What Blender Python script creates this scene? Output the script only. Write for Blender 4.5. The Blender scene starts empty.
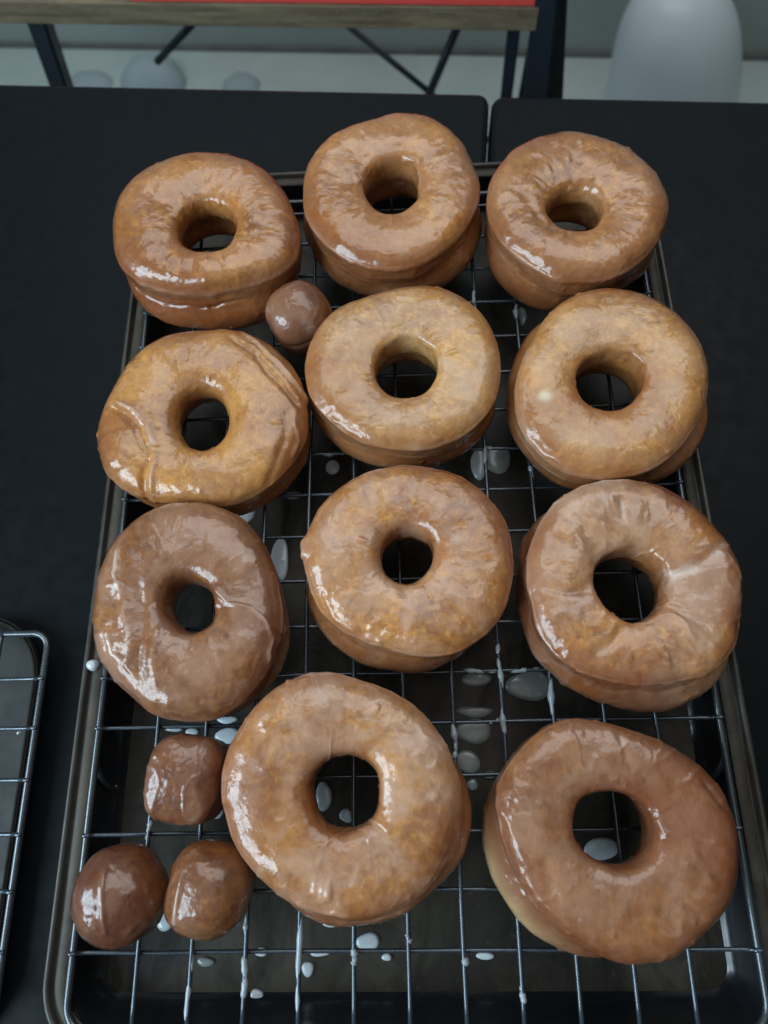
import bpy, bmesh, math, random
import numpy as np
from mathutils import Vector
random.seed(7)
scene = bpy.context.scene
COL = scene.collection
PI = math.pi

DATA = {
 'd1': {'c': [39.3, 353.6], 'H': 42.0, 'zl': 0.78, 'U': [53.1, 51.2, 49.8, 48.1, 45.9, 43.8, 42.0, 40.3, 39.1, 38.8, 38.9, 39.6, 41.3, 44.0, 47.4, 50.6, 52.3, 52.0, 50.6, 49.4, 49.0, 49.4, 50.3, 51.5, 53.0, 54.7, 56.4, 58.0, 59.8, 61.9, 63.3, 63.6, 62.7, 61.0, 58.4, 55.7], 'L': [53.4, 52.8, 52.2, 50.9, 49.4, 47.5, 45.5, 43.8, 43.0, 43.0, 43.7, 45.0, 46.5, 47.9, 48.5, 48.3, 47.8, 47.8, 48.1, 48.1, 48.0, 48.3, 49.2, 50.4, 51.8, 53.5, 55.2, 56.8, 58.6, 60.5, 61.8, 62.1, 61.3, 59.6, 57.2, 54.8], 'h': [14.6, 14.4, 14.3, 14.1, 14.0, 13.8, 13.8, 14.0, 14.3, 14.6, 15.0, 15.7, 16.4, 16.8, 16.6, 16.2, 15.9, 15.9, 15.9, 15.9, 16.0, 16.3, 16.7, 17.1, 17.4, 17.7, 17.8, 17.9, 17.9, 17.8, 17.5, 17.2, 16.8, 16.2, 15.6, 15.1], 'st': [('c', 1.0, 1.1, 0.35, [(-40.9, -22.6), (-30.4, -34.1), (-19.1, -38.6), (-2.6, -40.3), (13.6, -38.5)]), ('c', 0.9, 2.5, 0.35, [(4.4, 18.4), (9.7, 25.3)]), ('c', -1.0, 4, 0, [(-22.0, 15.2), (-34.8, 27.9)]), ('c', 0.8, 1.2, 0.1, [(10.7, -20.9), (13.0, -27.6)])]},
 'd2': {'c': [142.8, 377.6], 'H': 42.0, 'zl': 0.84, 'U': [51.4, 51.2, 50.8, 50.5, 50.7, 51.4, 52.4, 53.3, 53.8, 53.8, 53.2, 51.6, 49.7, 48.2, 47.4, 47.4, 47.6, 47.8, 47.9, 48.0, 48.2, 48.8, 49.9, 51.8, 54.1, 55.7, 55.7, 54.0, 52.1, 51.5, 52.0, 52.6, 52.8, 52.7, 52.3, 51.8], 'L': [53.7, 52.8, 52.0, 51.6, 51.4, 51.5, 51.7, 51.7, 51.4, 50.9, 51.0, 51.5, 51.9, 52.0, 51.8, 51.7, 51.7, 51.4, 50.1, 48.3, 47.4, 47.7, 48.9, 50.7, 52.7, 54.1, 54.0, 52.7, 51.2, 50.6, 50.8, 51.3, 51.5, 51.8, 52.7, 53.7], 'h': [15.2, 15.2, 15.3, 15.6, 16.0, 16.5, 16.9, 17.4, 17.6, 17.6, 17.3, 16.9, 16.4, 15.9, 15.3, 14.8, 14.2, 13.8, 13.9, 14.6, 15.5, 16.4, 17.3, 18.4, 19.1, 19.2, 18.7, 18.1, 17.7, 17.4, 17.0, 16.6, 16.2, 15.7, 15.3, 15.2], 'st': [('c', 1.1, 1.1, 0.35, [(-48.7, -14.1), (-41.8, -28.8), (-31.9, -42.3), (-20.6, -50.6), (-6.4, -54.7), (4.7, -54.5)]), ('c', 0.9, 0.9, 0.35, [(6.5, 19.6), (13.1, 15.9), (15.5, 5.1), (14.2, -5.4)]), ('c', 1.0, 4, 0, [(-1.7, 30.1), (13.6, 31.3), (23.3, 17.5)]), ('c', -1.0, 5, 0, [(-25.7, 27.2), (-13.8, 15.5)])]},
 'd3': {'c': [240.9, 355.9], 'H': 42.0, 'zl': 0.84, 'U': [46.7, 45.6, 44.3, 42.7, 41.7, 41.9, 43.0, 44.2, 44.9, 45.2, 45.3, 45.3, 45.2, 45.3, 45.7, 46.4, 47.3, 48.4, 49.7, 51.1, 52.3, 53.1, 53.8, 54.7, 55.6, 56.1, 56.5, 56.8, 56.6, 55.7, 54.3, 52.8, 51.5, 50.2, 48.9, 47.7], 'L': [45.7, 45.3, 45.1, 45.0, 44.9, 44.8, 44.6, 43.6, 41.6, 39.6, 38.6, 38.6, 39.5, 41.2, 43.5, 45.9, 48.1, 49.3, 49.7, 50.1, 51.0, 51.9, 52.7, 53.5, 54.3, 54.9, 55.3, 55.4, 55.2, 54.4, 53.1, 51.7, 50.6, 49.5, 48.0, 46.5], 'h': [14.8, 14.7, 14.5, 14.3, 14.1, 13.9, 13.7, 13.5, 13.4, 13.6, 14.0, 14.3, 14.2, 13.9, 13.6, 13.3, 13.3, 13.6, 13.9, 14.3, 14.6, 14.8, 15.0, 15.0, 14.9, 14.5, 14.0, 13.6, 13.4, 13.4, 13.5, 13.6, 13.7, 14.0, 14.3, 14.7], 'st': [('c', 1.2, 1.1, 0.35, [(-46.5, -10.9), (-38.3, -21.3), (-28.4, -31.7), (-18.7, -40.8), (-6.9, -45.0)]), ('c', -0.9, 3, 0.1, [(-28.6, 11.0), (-21.0, -7.8), (-1.3, -24.5)]), ('c', 1.1, 2.4, 0.3, [(-28.5, 12.2), (-19.0, 15.1)]), ('c', 0.8, 1.0, 0.3, [(-0.8, 14.5), (8.2, 13.0), (15.0, 5.6)])]},
 'd4': {'c': [43.3, 241.8], 'H': 34.0, 'zl': 0.74, 'U': [56.4, 56.3, 55.7, 54.7, 53.0, 50.6, 48.4, 46.8, 45.6, 45.6, 46.9, 48.5, 49.7, 50.5, 51.2, 52.2, 53.2, 53.6, 53.5, 53.3, 53.2, 53.3, 53.8, 54.6, 55.3, 55.7, 55.7, 55.5, 56.0, 57.4, 58.5, 58.5, 57.4, 56.0, 55.3, 55.7], 'L': [55.0, 55.0, 54.4, 53.3, 51.6, 49.4, 47.3, 45.7, 44.7, 44.7, 45.8, 47.2, 48.4, 49.3, 50.1, 51.0, 51.8, 52.3, 52.3, 52.1, 52.0, 52.2, 52.7, 53.3, 54.0, 54.4, 54.5, 54.5, 55.0, 56.2, 57.0, 57.0, 56.1, 55.0, 54.4, 54.5], 'h': [13.2, 13.0, 13.0, 13.1, 13.3, 13.7, 14.4, 15.0, 15.7, 16.3, 16.8, 16.9, 16.6, 16.1, 15.4, 14.6, 14.0, 13.6, 13.4, 13.3, 13.2, 13.5, 14.1, 14.7, 15.3, 16.1, 16.8, 17.2, 17.3, 17.2, 16.9, 16.3, 15.6, 14.9, 14.3, 13.7], 'st': [('c', 2.6, 8, 0, [(-45.7, -7.2), (-41.6, -18.1), (-39.4, -28.7)]), ('c', -3.2, 1.3, 0.0, [(-52.7, 10.9), (-40.2, 3.9), (-31.7, -5.4), (-27.1, -15.1), (-24.9, -24.0), (-26.9, -32.6), (-26.8, -42.9)]), ('c', 1.8, 0.9, 0.95, [(-48.4, 12.1), (-37.1, 6.0), (-27.8, -3.9), (-23.2, -14.4), (-20.6, -24.2), (-22.5, -33.1), (-22.6, -43.9)]), ('c', -2.4, 1.3, 0.0, [(11.5, 47.9), (24.5, 36.2), (35.0, 23.0), (43.7, 12.1), (51.3, 2.7)]), ('c', 1.7, 0.9, 0.85, [(15.8, 52.5), (28.4, 41.1), (39.5, 27.8), (48.2, 16.8), (55.5, 6.8)]), ('c', -1.0, 1.6, 0.1, [(44.0, 3.9), (42.6, -14.1), (38.5, -28.0), (32.6, -38.1)]), ('c', 0.9, 0.9, 0.7, [(47.6, 3.8), (46.9, -5.3), (49.1, -14.3), (46.4, -23.0)]), ('c', 0.2, 3, 0.45, [(35.7, 4.2), (34.8, -13.8), (37.4, -31.4)]), ('c', 0.5, 1.0, 0.5, [(-17.2, -26.9), (-13.6, -31.4)]), ('c', 0.5, 1.2, 0.4, [(-10.7, -36.6), (-5.6, -40.2)])]},
 'd5': {'c': [147.0, 264.0], 'H': 38.0, 'zl': 0.84, 'U': [51.2, 50.4, 49.1, 47.4, 46.2, 45.5, 44.9, 44.2, 43.9, 44.0, 44.2, 44.7, 45.4, 46.1, 46.8, 47.4, 47.8, 47.8, 47.8, 48.4, 49.3, 50.4, 51.3, 52.0, 52.4, 52.4, 51.5, 50.3, 49.6, 49.6, 50.1, 51.2, 52.0, 52.2, 52.0, 51.7], 'L': [53.5, 52.3, 50.8, 49.3, 48.0, 46.9, 45.8, 44.8, 44.0, 43.5, 43.8, 44.5, 45.3, 46.2, 47.1, 48.0, 48.5, 48.3, 47.6, 47.4, 48.1, 49.1, 50.0, 50.7, 51.1, 51.0, 50.2, 49.2, 48.6, 48.5, 49.0, 49.9, 50.7, 51.2, 52.3, 53.5], 'h': [15.2, 15.3, 15.5, 15.7, 16.0, 16.3, 16.5, 16.5, 16.5, 16.5, 16.5, 16.6, 16.4, 16.1, 15.7, 15.4, 15.4, 15.4, 15.5, 15.8, 16.2, 16.6, 16.8, 17.0, 17.1, 17.1, 17.0, 16.9, 16.7, 16.6, 16.3, 16.0, 15.7, 15.4, 15.3, 15.2], 'st': [('c', 0.5, 1.2, 0.45, [(-47.4, -13.6), (-39.4, -24.4), (-30.0, -33.4), (-20.8, -38.8), (-8.7, -41.9), (3.4, -43.0), (15.5, -41.0)]), ('c', 0.5, 0.9, 0.4, [(-10.9, 13.7), (-2.8, 18.2), (6.8, 17.8), (14.6, 11.7)]), ('c', 0.3, 5, 0.25, [(-27.0, -0.2), (-20.7, -18.2), (0.6, -32.8)]), ('c', 0.6, 1.5, 0.5, [(3.5, -40.5), (14.1, -40.1)])]},
 'd6': {'c': [247.0, 252.2], 'H': 40.0, 'zl': 0.84, 'U': [44.9, 46.4, 48.2, 50.1, 51.9, 53.1, 53.5, 53.1, 52.1, 51.0, 49.9, 48.7, 47.4, 46.3, 45.7, 45.6, 46.3, 47.4, 48.6, 49.8, 51.0, 52.3, 53.5, 54.7, 55.5, 55.8, 55.6, 54.8, 53.1, 50.9, 48.5, 46.2, 44.3, 43.3, 43.2, 43.8], 'L': [47.0, 47.2, 47.5, 48.0, 48.7, 49.4, 49.8, 49.4, 48.4, 47.6, 47.8, 49.0, 50.7, 52.2, 53.5, 54.7, 55.8, 56.3, 54.8, 52.0, 50.5, 51.1, 52.3, 53.4, 54.2, 54.5, 54.3, 54.0, 55.0, 56.5, 56.2, 54.1, 51.5, 49.5, 48.1, 47.3], 'h': [15.5, 15.7, 16.0, 16.3, 16.5, 16.4, 16.3, 16.1, 15.9, 15.7, 15.5, 15.1, 14.8, 14.6, 14.7, 14.9, 15.3, 15.7, 16.3, 16.8, 17.2, 17.3, 17.3, 17.0, 16.6, 16.1, 15.7, 15.4, 15.0, 14.8, 14.8, 14.8, 14.8, 14.9, 15.1, 15.3], 'st': [('c', 0.8, 1.2, 0.4, [(-42.1, 5.1), (-44.3, -12.2), (-41.2, -29.2), (-34.7, -39.2), (-23.8, -47.6)]), ('c', 0.6, 0.9, 0.4, [(4.4, 16.4), (13.5, 14.7), (18.4, 6.0), (16.7, -0.9)]), ('w', 0.3, 2.9, 1, [(-32.9, -9.8), (-32.5, -10.5)]), ('c', 0.4, 4, 0.3, [(-36.8, 22.8), (-38.3, 4.9)])]},
 'd7': {'c': [45.8, 145.1], 'H': 40.0, 'zl': 0.76, 'U': [46.9, 46.6, 46.5, 46.5, 46.3, 46.4, 47.1, 48.3, 49.3, 50.2, 50.9, 50.9, 49.9, 48.3, 46.7, 45.1, 43.9, 42.9, 41.8, 41.1, 41.1, 41.9, 43.2, 44.7, 46.4, 48.1, 49.7, 51.0, 52.0, 52.9, 53.2, 52.6, 51.3, 49.9, 48.6, 47.6], 'L': [45.8, 45.4, 45.3, 45.2, 45.1, 45.3, 46.0, 47.0, 48.1, 48.9, 49.5, 49.2, 48.3, 47.5, 46.8, 45.8, 44.5, 42.8, 41.2, 40.1, 40.1, 40.8, 42.1, 43.6, 45.2, 46.9, 48.4, 49.7, 50.8, 51.6, 51.8, 51.2, 50.1, 48.7, 47.5, 46.4], 'h': [11.7, 11.1, 10.7, 10.4, 10.2, 10.2, 10.4, 10.8, 11.3, 11.8, 12.3, 12.7, 13.1, 13.4, 13.7, 13.6, 13.1, 12.4, 12.0, 11.8, 11.8, 11.8, 11.8, 11.9, 12.0, 12.1, 12.4, 12.7, 13.1, 13.4, 13.5, 13.6, 13.5, 13.2, 12.7, 12.2], 'st': [('c', 1.3, 0.8, 1.0, [(-34.4, 31.9), (-34.9, 22.4), (-34.3, 13.1), (-30.5, 3.9), (-27.1, -6.6), (-24.2, -16.9), (-24.0, -26.8), (-20.1, -33.9)]), ('c', 1.1, 0.8, 0.9, [(10.8, 9.5), (15.7, 3.3), (19.4, -0.8), (29.1, -3.0), (35.6, -8.3), (38.6, -16.1), (36.9, -28.1)]), ('c', 1.1, 0.8, 0.8, [(-12.0, -9.9), (-11.8, -24.3), (-9.3, -36.9)]), ('c', 0.9, 1.0, 0.6, [(-36.2, -12.3), (-32.3, -21.0), (-25.8, -26.1), (-22.6, -29.7)]), ('c', -1.2, 2.2, 0, [(-24.2, 14.4), (-19.5, -9.7), (-18.9, -29.7)]), ('c', 0.3, 4, 0.35, [(11.8, 18.0), (22.0, 23.9), (28.5, 16.0)]), ('c', 0.5, 2.5, 0.45, [(-7.1, -41.0), (8.6, -41.3)]), ('c', 0.2, 3.5, 0.4, [(17.0, -17.8), (21.6, -22.2), (29.9, -13.8)])]},
 'd8': {'c': [144.8, 164.8], 'H': 42.0, 'zl': 0.84, 'U': [46.2, 46.1, 46.2, 46.1, 45.6, 44.7, 43.2, 42.0, 42.3, 43.6, 45.5, 47.4, 48.5, 48.9, 49.0, 48.8, 48.7, 49.0, 49.3, 49.4, 49.0, 48.3, 47.5, 46.9, 46.6, 46.2, 45.7, 45.7, 46.1, 46.6, 46.9, 47.0, 47.4, 47.6, 47.2, 46.6], 'L': [48.9, 50.4, 51.1, 51.2, 51.1, 50.8, 50.4, 49.9, 49.6, 49.5, 49.4, 49.2, 48.8, 48.2, 47.8, 47.7, 47.6, 47.8, 48.0, 48.1, 47.8, 47.1, 46.4, 45.8, 45.3, 45.0, 44.6, 44.6, 44.9, 45.3, 45.6, 45.9, 46.2, 46.3, 46.3, 47.1], 'h': [12.5, 12.5, 12.5, 12.4, 12.4, 12.3, 12.2, 12.2, 12.2, 12.3, 12.4, 12.4, 12.2, 12.1, 12.0, 12.0, 12.1, 12.2, 12.3, 12.7, 13.2, 13.6, 13.8, 13.8, 13.7, 13.6, 13.5, 13.3, 13.2, 13.1, 13.0, 12.8, 12.7, 12.6, 12.6, 12.6], 'st': [('c', -0.6, 3, 0.5, [(-1.4, -11.6), (-0.9, -23.4), (-2.6, -34.8)]), ('c', 0.5, 1, 0.6, [(-2.2, 14.2), (5.2, 13.0), (11.0, 9.1)]), ('c', 0.9, 3, 0.3, [(-33.4, -18.2), (-24.7, -21.3)]), ('c', -1.2, 4, 0, [(-8.3, 10.0), (-14.1, 21.2), (-17.1, 34.3)]), ('c', 0.3, 3, 0.35, [(14.7, 26.7), (18.6, 12.3), (29.6, -1.9)]), ('c', -1.1, 4, 0, [(-14.6, -28.9), (-8.8, -21.7)]), ('c', 2.4, 1.5, 0.7, [(-46.9, 10.8), (-45.6, 4.8), (-45.5, 0.2)]), ('c', 0.8, 1.2, 0.4, [(-36.4, -16.6), (-31.9, -28.4), (-20.4, -37.3), (-9.1, -38.9)])]},
 'd9': {'c': [243.2, 149.1], 'H': 42.0, 'zl': 0.84, 'U': [44.7, 44.5, 45.5, 46.6, 47.0, 46.4, 45.4, 44.2, 43.3, 43.0, 43.5, 44.8, 46.7, 48.5, 49.8, 50.0, 49.6, 49.3, 49.3, 49.3, 49.1, 49.2, 49.6, 50.2, 50.7, 50.8, 50.6, 50.2, 49.9, 49.6, 49.0, 48.3, 47.7, 47.0, 46.2, 45.4], 'L': [46.3, 46.6, 47.3, 48.1, 48.8, 49.2, 49.6, 50.0, 50.5, 51.4, 52.6, 54.2, 56.2, 58.1, 58.8, 56.5, 52.0, 48.9, 48.1, 48.1, 48.0, 48.1, 48.5, 49.0, 49.4, 49.6, 49.4, 49.0, 49.0, 50.0, 51.2, 51.3, 50.2, 48.7, 47.4, 46.5], 'h': [14.1, 14.1, 14.0, 13.8, 13.8, 14.1, 14.5, 14.9, 15.1, 15.3, 15.3, 15.1, 14.7, 14.3, 14.2, 14.3, 14.6, 14.9, 15.4, 15.9, 16.1, 16.0, 15.7, 15.5, 15.4, 15.4, 15.3, 14.9, 14.4, 14.1, 14.0, 14.1, 14.2, 14.2, 14.1, 14.1], 'st': [('c', -0.9, 2, 0.75, [(14.8, 3.6), (25.7, 5.6), (35.6, 10.9), (44.5, 17.9)]), ('c', -1.3, 2, 0.45, [(-6.3, -19.1), (-11.7, -26.4), (-20.4, -31.4)]), ('c', -1.4, 2.2, 0.6, [(-0.7, 40.2), (-0.3, 28.3)]), ('c', -1.0, 3, 0.1, [(-11.2, 15.5), (-19.4, 25.6)]), ('c', -1.2, 2.5, 0.1, [(-16.3, -1.9), (-28.5, -3.2), (-40.4, 0.3)]), ('c', 0.8, 3, 0.15, [(8.6, 36.5), (4.1, 26.5)]), ('c', -0.8, 2.5, 0.25, [(12.9, -8.9), (24.9, -18.3), (39.0, -21.6)]), ('c', 0.5, 1.2, 0.6, [(11.6, 13.2), (16.7, 8.3), (16.9, 1.9), (12.9, -4.2)]), ('c', 0.7, 1.1, 0.4, [(-22.3, -15.7), (-30.8, -10.9), (-37.3, -15.3)]), ('c', 0.6, 1.1, 0.4, [(44.7, 10.7), (47.2, -0.5)])]},
 'd10': {'c': [116.7, 64.8], 'H': 42.0, 'zl': 0.84, 'U': [50.2, 49.3, 48.3, 47.0, 45.7, 44.9, 44.7, 44.8, 45.1, 45.5, 45.9, 46.4, 47.0, 47.7, 48.2, 48.4, 48.4, 48.4, 48.0, 46.9, 45.8, 45.3, 45.3, 45.4, 45.6, 45.9, 46.6, 47.6, 48.7, 49.9, 50.9, 51.5, 51.6, 51.8, 51.8, 51.2], 'L': [49.0, 48.1, 47.0, 45.8, 45.2, 46.5, 49.3, 51.4, 52.3, 52.8, 53.4, 53.7, 53.6, 53.7, 54.5, 55.7, 56.2, 55.3, 53.2, 50.4, 47.6, 45.4, 44.3, 44.2, 44.4, 44.8, 45.5, 46.4, 47.5, 48.7, 49.6, 50.2, 50.4, 50.5, 50.4, 49.9], 'h': [14.6, 14.3, 14.2, 14.2, 14.4, 14.5, 14.5, 14.4, 14.2, 14.2, 14.1, 14.1, 14.2, 14.2, 14.3, 14.3, 14.2, 14.2, 14.2, 14.5, 15.0, 15.4, 15.6, 15.6, 15.6, 15.5, 15.4, 15.3, 15.2, 15.2, 15.2, 15.2, 15.2, 15.1, 15.0, 14.9], 'st': [('c', 1.3, 3.2, 0.1, [(-7.7, -32.2), (-5.9, -38.8)]), ('c', 1.1, 2.6, 0.05, [(29.2, -20.5), (29.5, -22.5)]), ('c', 0.7, 1.0, 0.55, [(-3.7, 15.2), (7.3, 13.3), (12.2, 9.1)]), ('c', 1, 1.2, 0.4, [(-20.2, -38.7), (-9.1, -42.4), (2.7, -43.7)]), ('c', 0.9, 2.5, 0.2, [(-34.3, 30.8), (-32.6, 28.4)]), ('c', 0.6, 3, 0.2, [(18.1, 6.1), (14.8, -3.8)]), ('c', -0.8, 5, 0, [(-27.0, 8.2), (-24.9, -8.9)]), ('c', -0.7, 4, 0, [(1.1, -25.6), (4.1, -38.8)]), ('c', 0.4, 4, 0.3, [(26.1, 20.7), (22.6, 3.2), (22.2, -13.6)]), ('c', 0.4, 4, 0.3, [(-15.3, -25.5), (-9.5, -17.4)])]},
 'd11': {'c': [223.3, 50.3], 'H': 42.0, 'zl': 0.84, 'U': [43.9, 42.5, 41.6, 41.3, 41.8, 42.4, 43.1, 44.0, 45.2, 46.2, 46.8, 47.3, 47.7, 47.8, 48.3, 48.6, 48.6, 48.6, 48.5, 47.7, 46.2, 44.5, 43.0, 41.5, 40.4, 40.1, 40.4, 41.2, 42.4, 43.8, 44.8, 45.4, 46.0, 46.7, 46.7, 45.6], 'L': [49.5, 50.4, 50.9, 51.4, 51.8, 52.0, 51.8, 51.6, 51.3, 49.9, 47.8, 46.5, 46.4, 46.7, 47.0, 47.3, 47.4, 47.4, 47.1, 46.3, 44.9, 43.3, 41.8, 40.4, 39.4, 39.1, 39.3, 40.1, 41.2, 42.5, 43.5, 44.2, 44.6, 45.2, 46.4, 48.0], 'h': [13.9, 13.6, 13.3, 13.0, 12.7, 12.5, 12.3, 12.2, 12.4, 12.8, 13.2, 13.7, 14.3, 15.0, 15.5, 15.8, 15.9, 16.0, 16.0, 15.8, 15.6, 15.2, 14.8, 14.4, 14.1, 14.0, 14.0, 13.9, 14.0, 14.3, 14.6, 14.8, 14.8, 14.6, 14.3, 14.1], 'st': [('c', -0.7, 1.5, 0.5, [(5.8, 36.6), (8.4, 25.7), (17.5, 16.5)]), ('c', 0.8, 1.2, 0.55, [(-44.8, 11.4), (-40.9, 2.5), (-37.0, -7.6), (-34.4, -13.3)]), ('c', -1.2, 1.0, 0.2, [(36.7, 17.8), (42.2, 8.8), (46.5, 6.6)]), ('c', -1.1, 4, 0.1, [(14.6, -15.1), (23.9, -23.4), (28.4, -32.8)]), ('c', 0.5, 2, 0.45, [(16.1, -15.1), (25.5, -13.1)]), ('c', 0.3, 3, 0.35, [(-38.6, 12.8), (-24.6, 8.2)]), ('c', 0.9, 1, 0.5, [(17.4, 4.7), (20.3, -2.5)]), ('c', -0.8, 2, 0, [(-29.2, -7.7), (-25.9, -21.7), (-16.4, -32.6)]), ('c', 0.3, 6, 0.3, [(-4.9, 29.0), (-10.5, 21.4)]), ('c', 0.8, 1.3, 0.3, [(-41.2, -0.4), (-37.5, -13.3), (-29.3, -25.8), (-18.1, -35.2)])]},
}
DROPS = [
 (0.1031, 0.2378, 0.0036, 0.0041, 0.0044, 0.001, 0, 1, 'round glaze drop beside the upper left edge of the middle donut'),
 (0.0803, 0.2212, 0.0036, 0.0046, 0.0024, 0.001, 0, 0, 'flat oval glaze drop in the gap left of the middle donut'),
 (0.0742, 0.1829, 0.0036, 0.005, 0.0114, 0.001, 0, 1, 'long glaze smear between the hazy brown donut and the middle donut'),
 (0.0537, 0.2106, 0.0036, 0.0052, 0.0054, 0.001, 0, 1, 'glaze drop peeking out below the folded donut'),
 (0.1977, 0.2395, 0.0036, 0.0085, 0.0081, 0.001, 0, 0, 'grey glaze puddle below the flat pale donut, right of a wire'),
 (0.1872, 0.2368, 0.0036, 0.0046, 0.0093, 0.001, 0, 1, 'glaze puddle below the flat pale donut, left of a wire'),
 (0.2202, 0.3352, 0.0036, 0.0024, 0.0065, 0.001, 0, 0, 'small glaze drop under the top right donut'),
 (0.179, 0.1163, 0.0036, 0.0077, 0.0035, 0.001, 0, 0, 'oval glaze puddle below the right edge of the middle donut'),
 (0.2053, 0.1128, 0.0036, 0.0107, 0.0079, 0.001, 0, 0, 'largest rounded glaze puddle, between middle donut and streaked donut'),
 (0.177, 0.0999, 0.0036, 0.0086, 0.0029, 0.001, 0, 0, 'thin grey glaze puddle right of the biggest donut, upper one'),
 (0.1759, 0.0907, 0.0036, 0.0085, 0.0062, 0.001, 0, 0, 'wide grey glaze puddle right of the biggest donut, under a cross wire'),
 (0.1721, 0.076, 0.0036, 0.0059, 0.0056, 0.001, 0, 0, 'grey glaze puddle touching the right edge of the biggest donut'),
 (0.1821, 0.0698, 0.0036, 0.0039, 0.0018, 0.001, 0, 0, 'small glaze drop between the two largest bottom donuts'),
 (0.1735, 0.0653, 0.0036, 0.0029, 0.0027, 0.001, 0, 0, 'small glaze puddle in the notch between the two largest bottom donuts'),
 (0.0501, 0.0904, 0.0036, 0.0067, 0.0039, 0.001, 0, 1, 'whitish glaze puddle at the upper left of the biggest donut'),
 (0.0497, 0.0982, 0.0036, 0.0052, 0.002, 0.001, 0, 1, 'thin glaze puddle just below the hazy brown donut, right one'),
 (0.0318, 0.0926, 0.0036, 0.0036, 0.002, 0.001, 0, 1, 'small glaze drop directly above the upright donut hole'),
 (0.0223, 0.0942, 0.0036, 0.0042, 0.0015, 0.001, 0, 1, 'thin glaze smear touching the bottom of the hazy brown donut'),
 (0.0468, 0.0551, 0.0036, 0.004, 0.0036, 0.001, 0, 1, 'round white glaze drop between the upright donut hole and the biggest donut'),
 (0.0255, 0.0082, 0.0036, 0.0043, 0.0054, 0.001, 0, 1, 'pale glaze drop between the two bottom left donut holes'),
 (-0.0045, 0.0466, 0.0036, 0.0015, 0.0014, 0.001, 0, 1, 'tiny white glaze speck left of the upright donut hole'),
 (0.0999, 0.0608, 0.0036, 0.004, 0.0068, 0.001, 0, 1, 'long glaze drop seen through the hole of the biggest donut'),
 (0.1113, 0.052, 0.0036, 0.0034, 0.0031, 0.001, 0, 1, 'small glaze drop seen through the hole of the biggest donut, beside the wire'),
 (0.2333, 0.0358, 0.0036, 0.008, 0.0051, 0.001, 0, 1, 'glaze puddle seen through the hole of the bottom right donut'),
 (0.0463, -0.0095, 0.0036, 0.0042, 0.002, 0.001, 0, 0, 'faint glaze smear below the right bottom donut hole'),
 (0.0719, -0.0056, 0.0036, 0.0028, 0.002, 0.001, 0, 1, 'small glaze drop on a cross wire below the donut holes'),
 (0.0704, -0.0233, 0.0036, 0.0032, 0.0031, 0.001, 0, 1, 'round glaze drop lowest on the pan floor'),
 (0.0994, -0.0061, 0.0036, 0.0042, 0.0016, 0.001, 0, 1, 'flat glaze drop below the biggest donut, left of the round one'),
 (0.094, -0.0124, 0.0036, 0.0028, 0.0032, 0.001, 0, 1, 'upright oval glaze drop beside the thickly glazed wire'),
 (0.1044, 0.0057, 0.0036, 0.0038, 0.0016, 0.001, 0, 1, 'glaze drop half hidden under the bottom edge of the biggest donut'),
 (0.1217, -0.0018, 0.0036, 0.0051, 0.004, 0.001, 0, 1, 'large round white glaze drop below the biggest donut'),
 (0.1304, -0.0078, 0.0036, 0.0023, 0.0016, 0.001, 0, 1, 'small bright glaze drop right of the large round one'),
 (0.1757, -0.0076, 0.0036, 0.0041, 0.0016, 0.001, 0, 1, 'ragged glaze fleck left of the bottom right donut'),
 (-0.0136, 0.1245, 0.0268, 0.0031, 0.003, 0.003, 0, 1, 'round white glaze drop on the left rim of the baking sheet'),
 (-0.0443, 0.0925, 0.0305, 0.0008, 0.0008, 0.002, 0, 1, 'tiny white glaze speck on a wire of the empty rack'),
]
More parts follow.
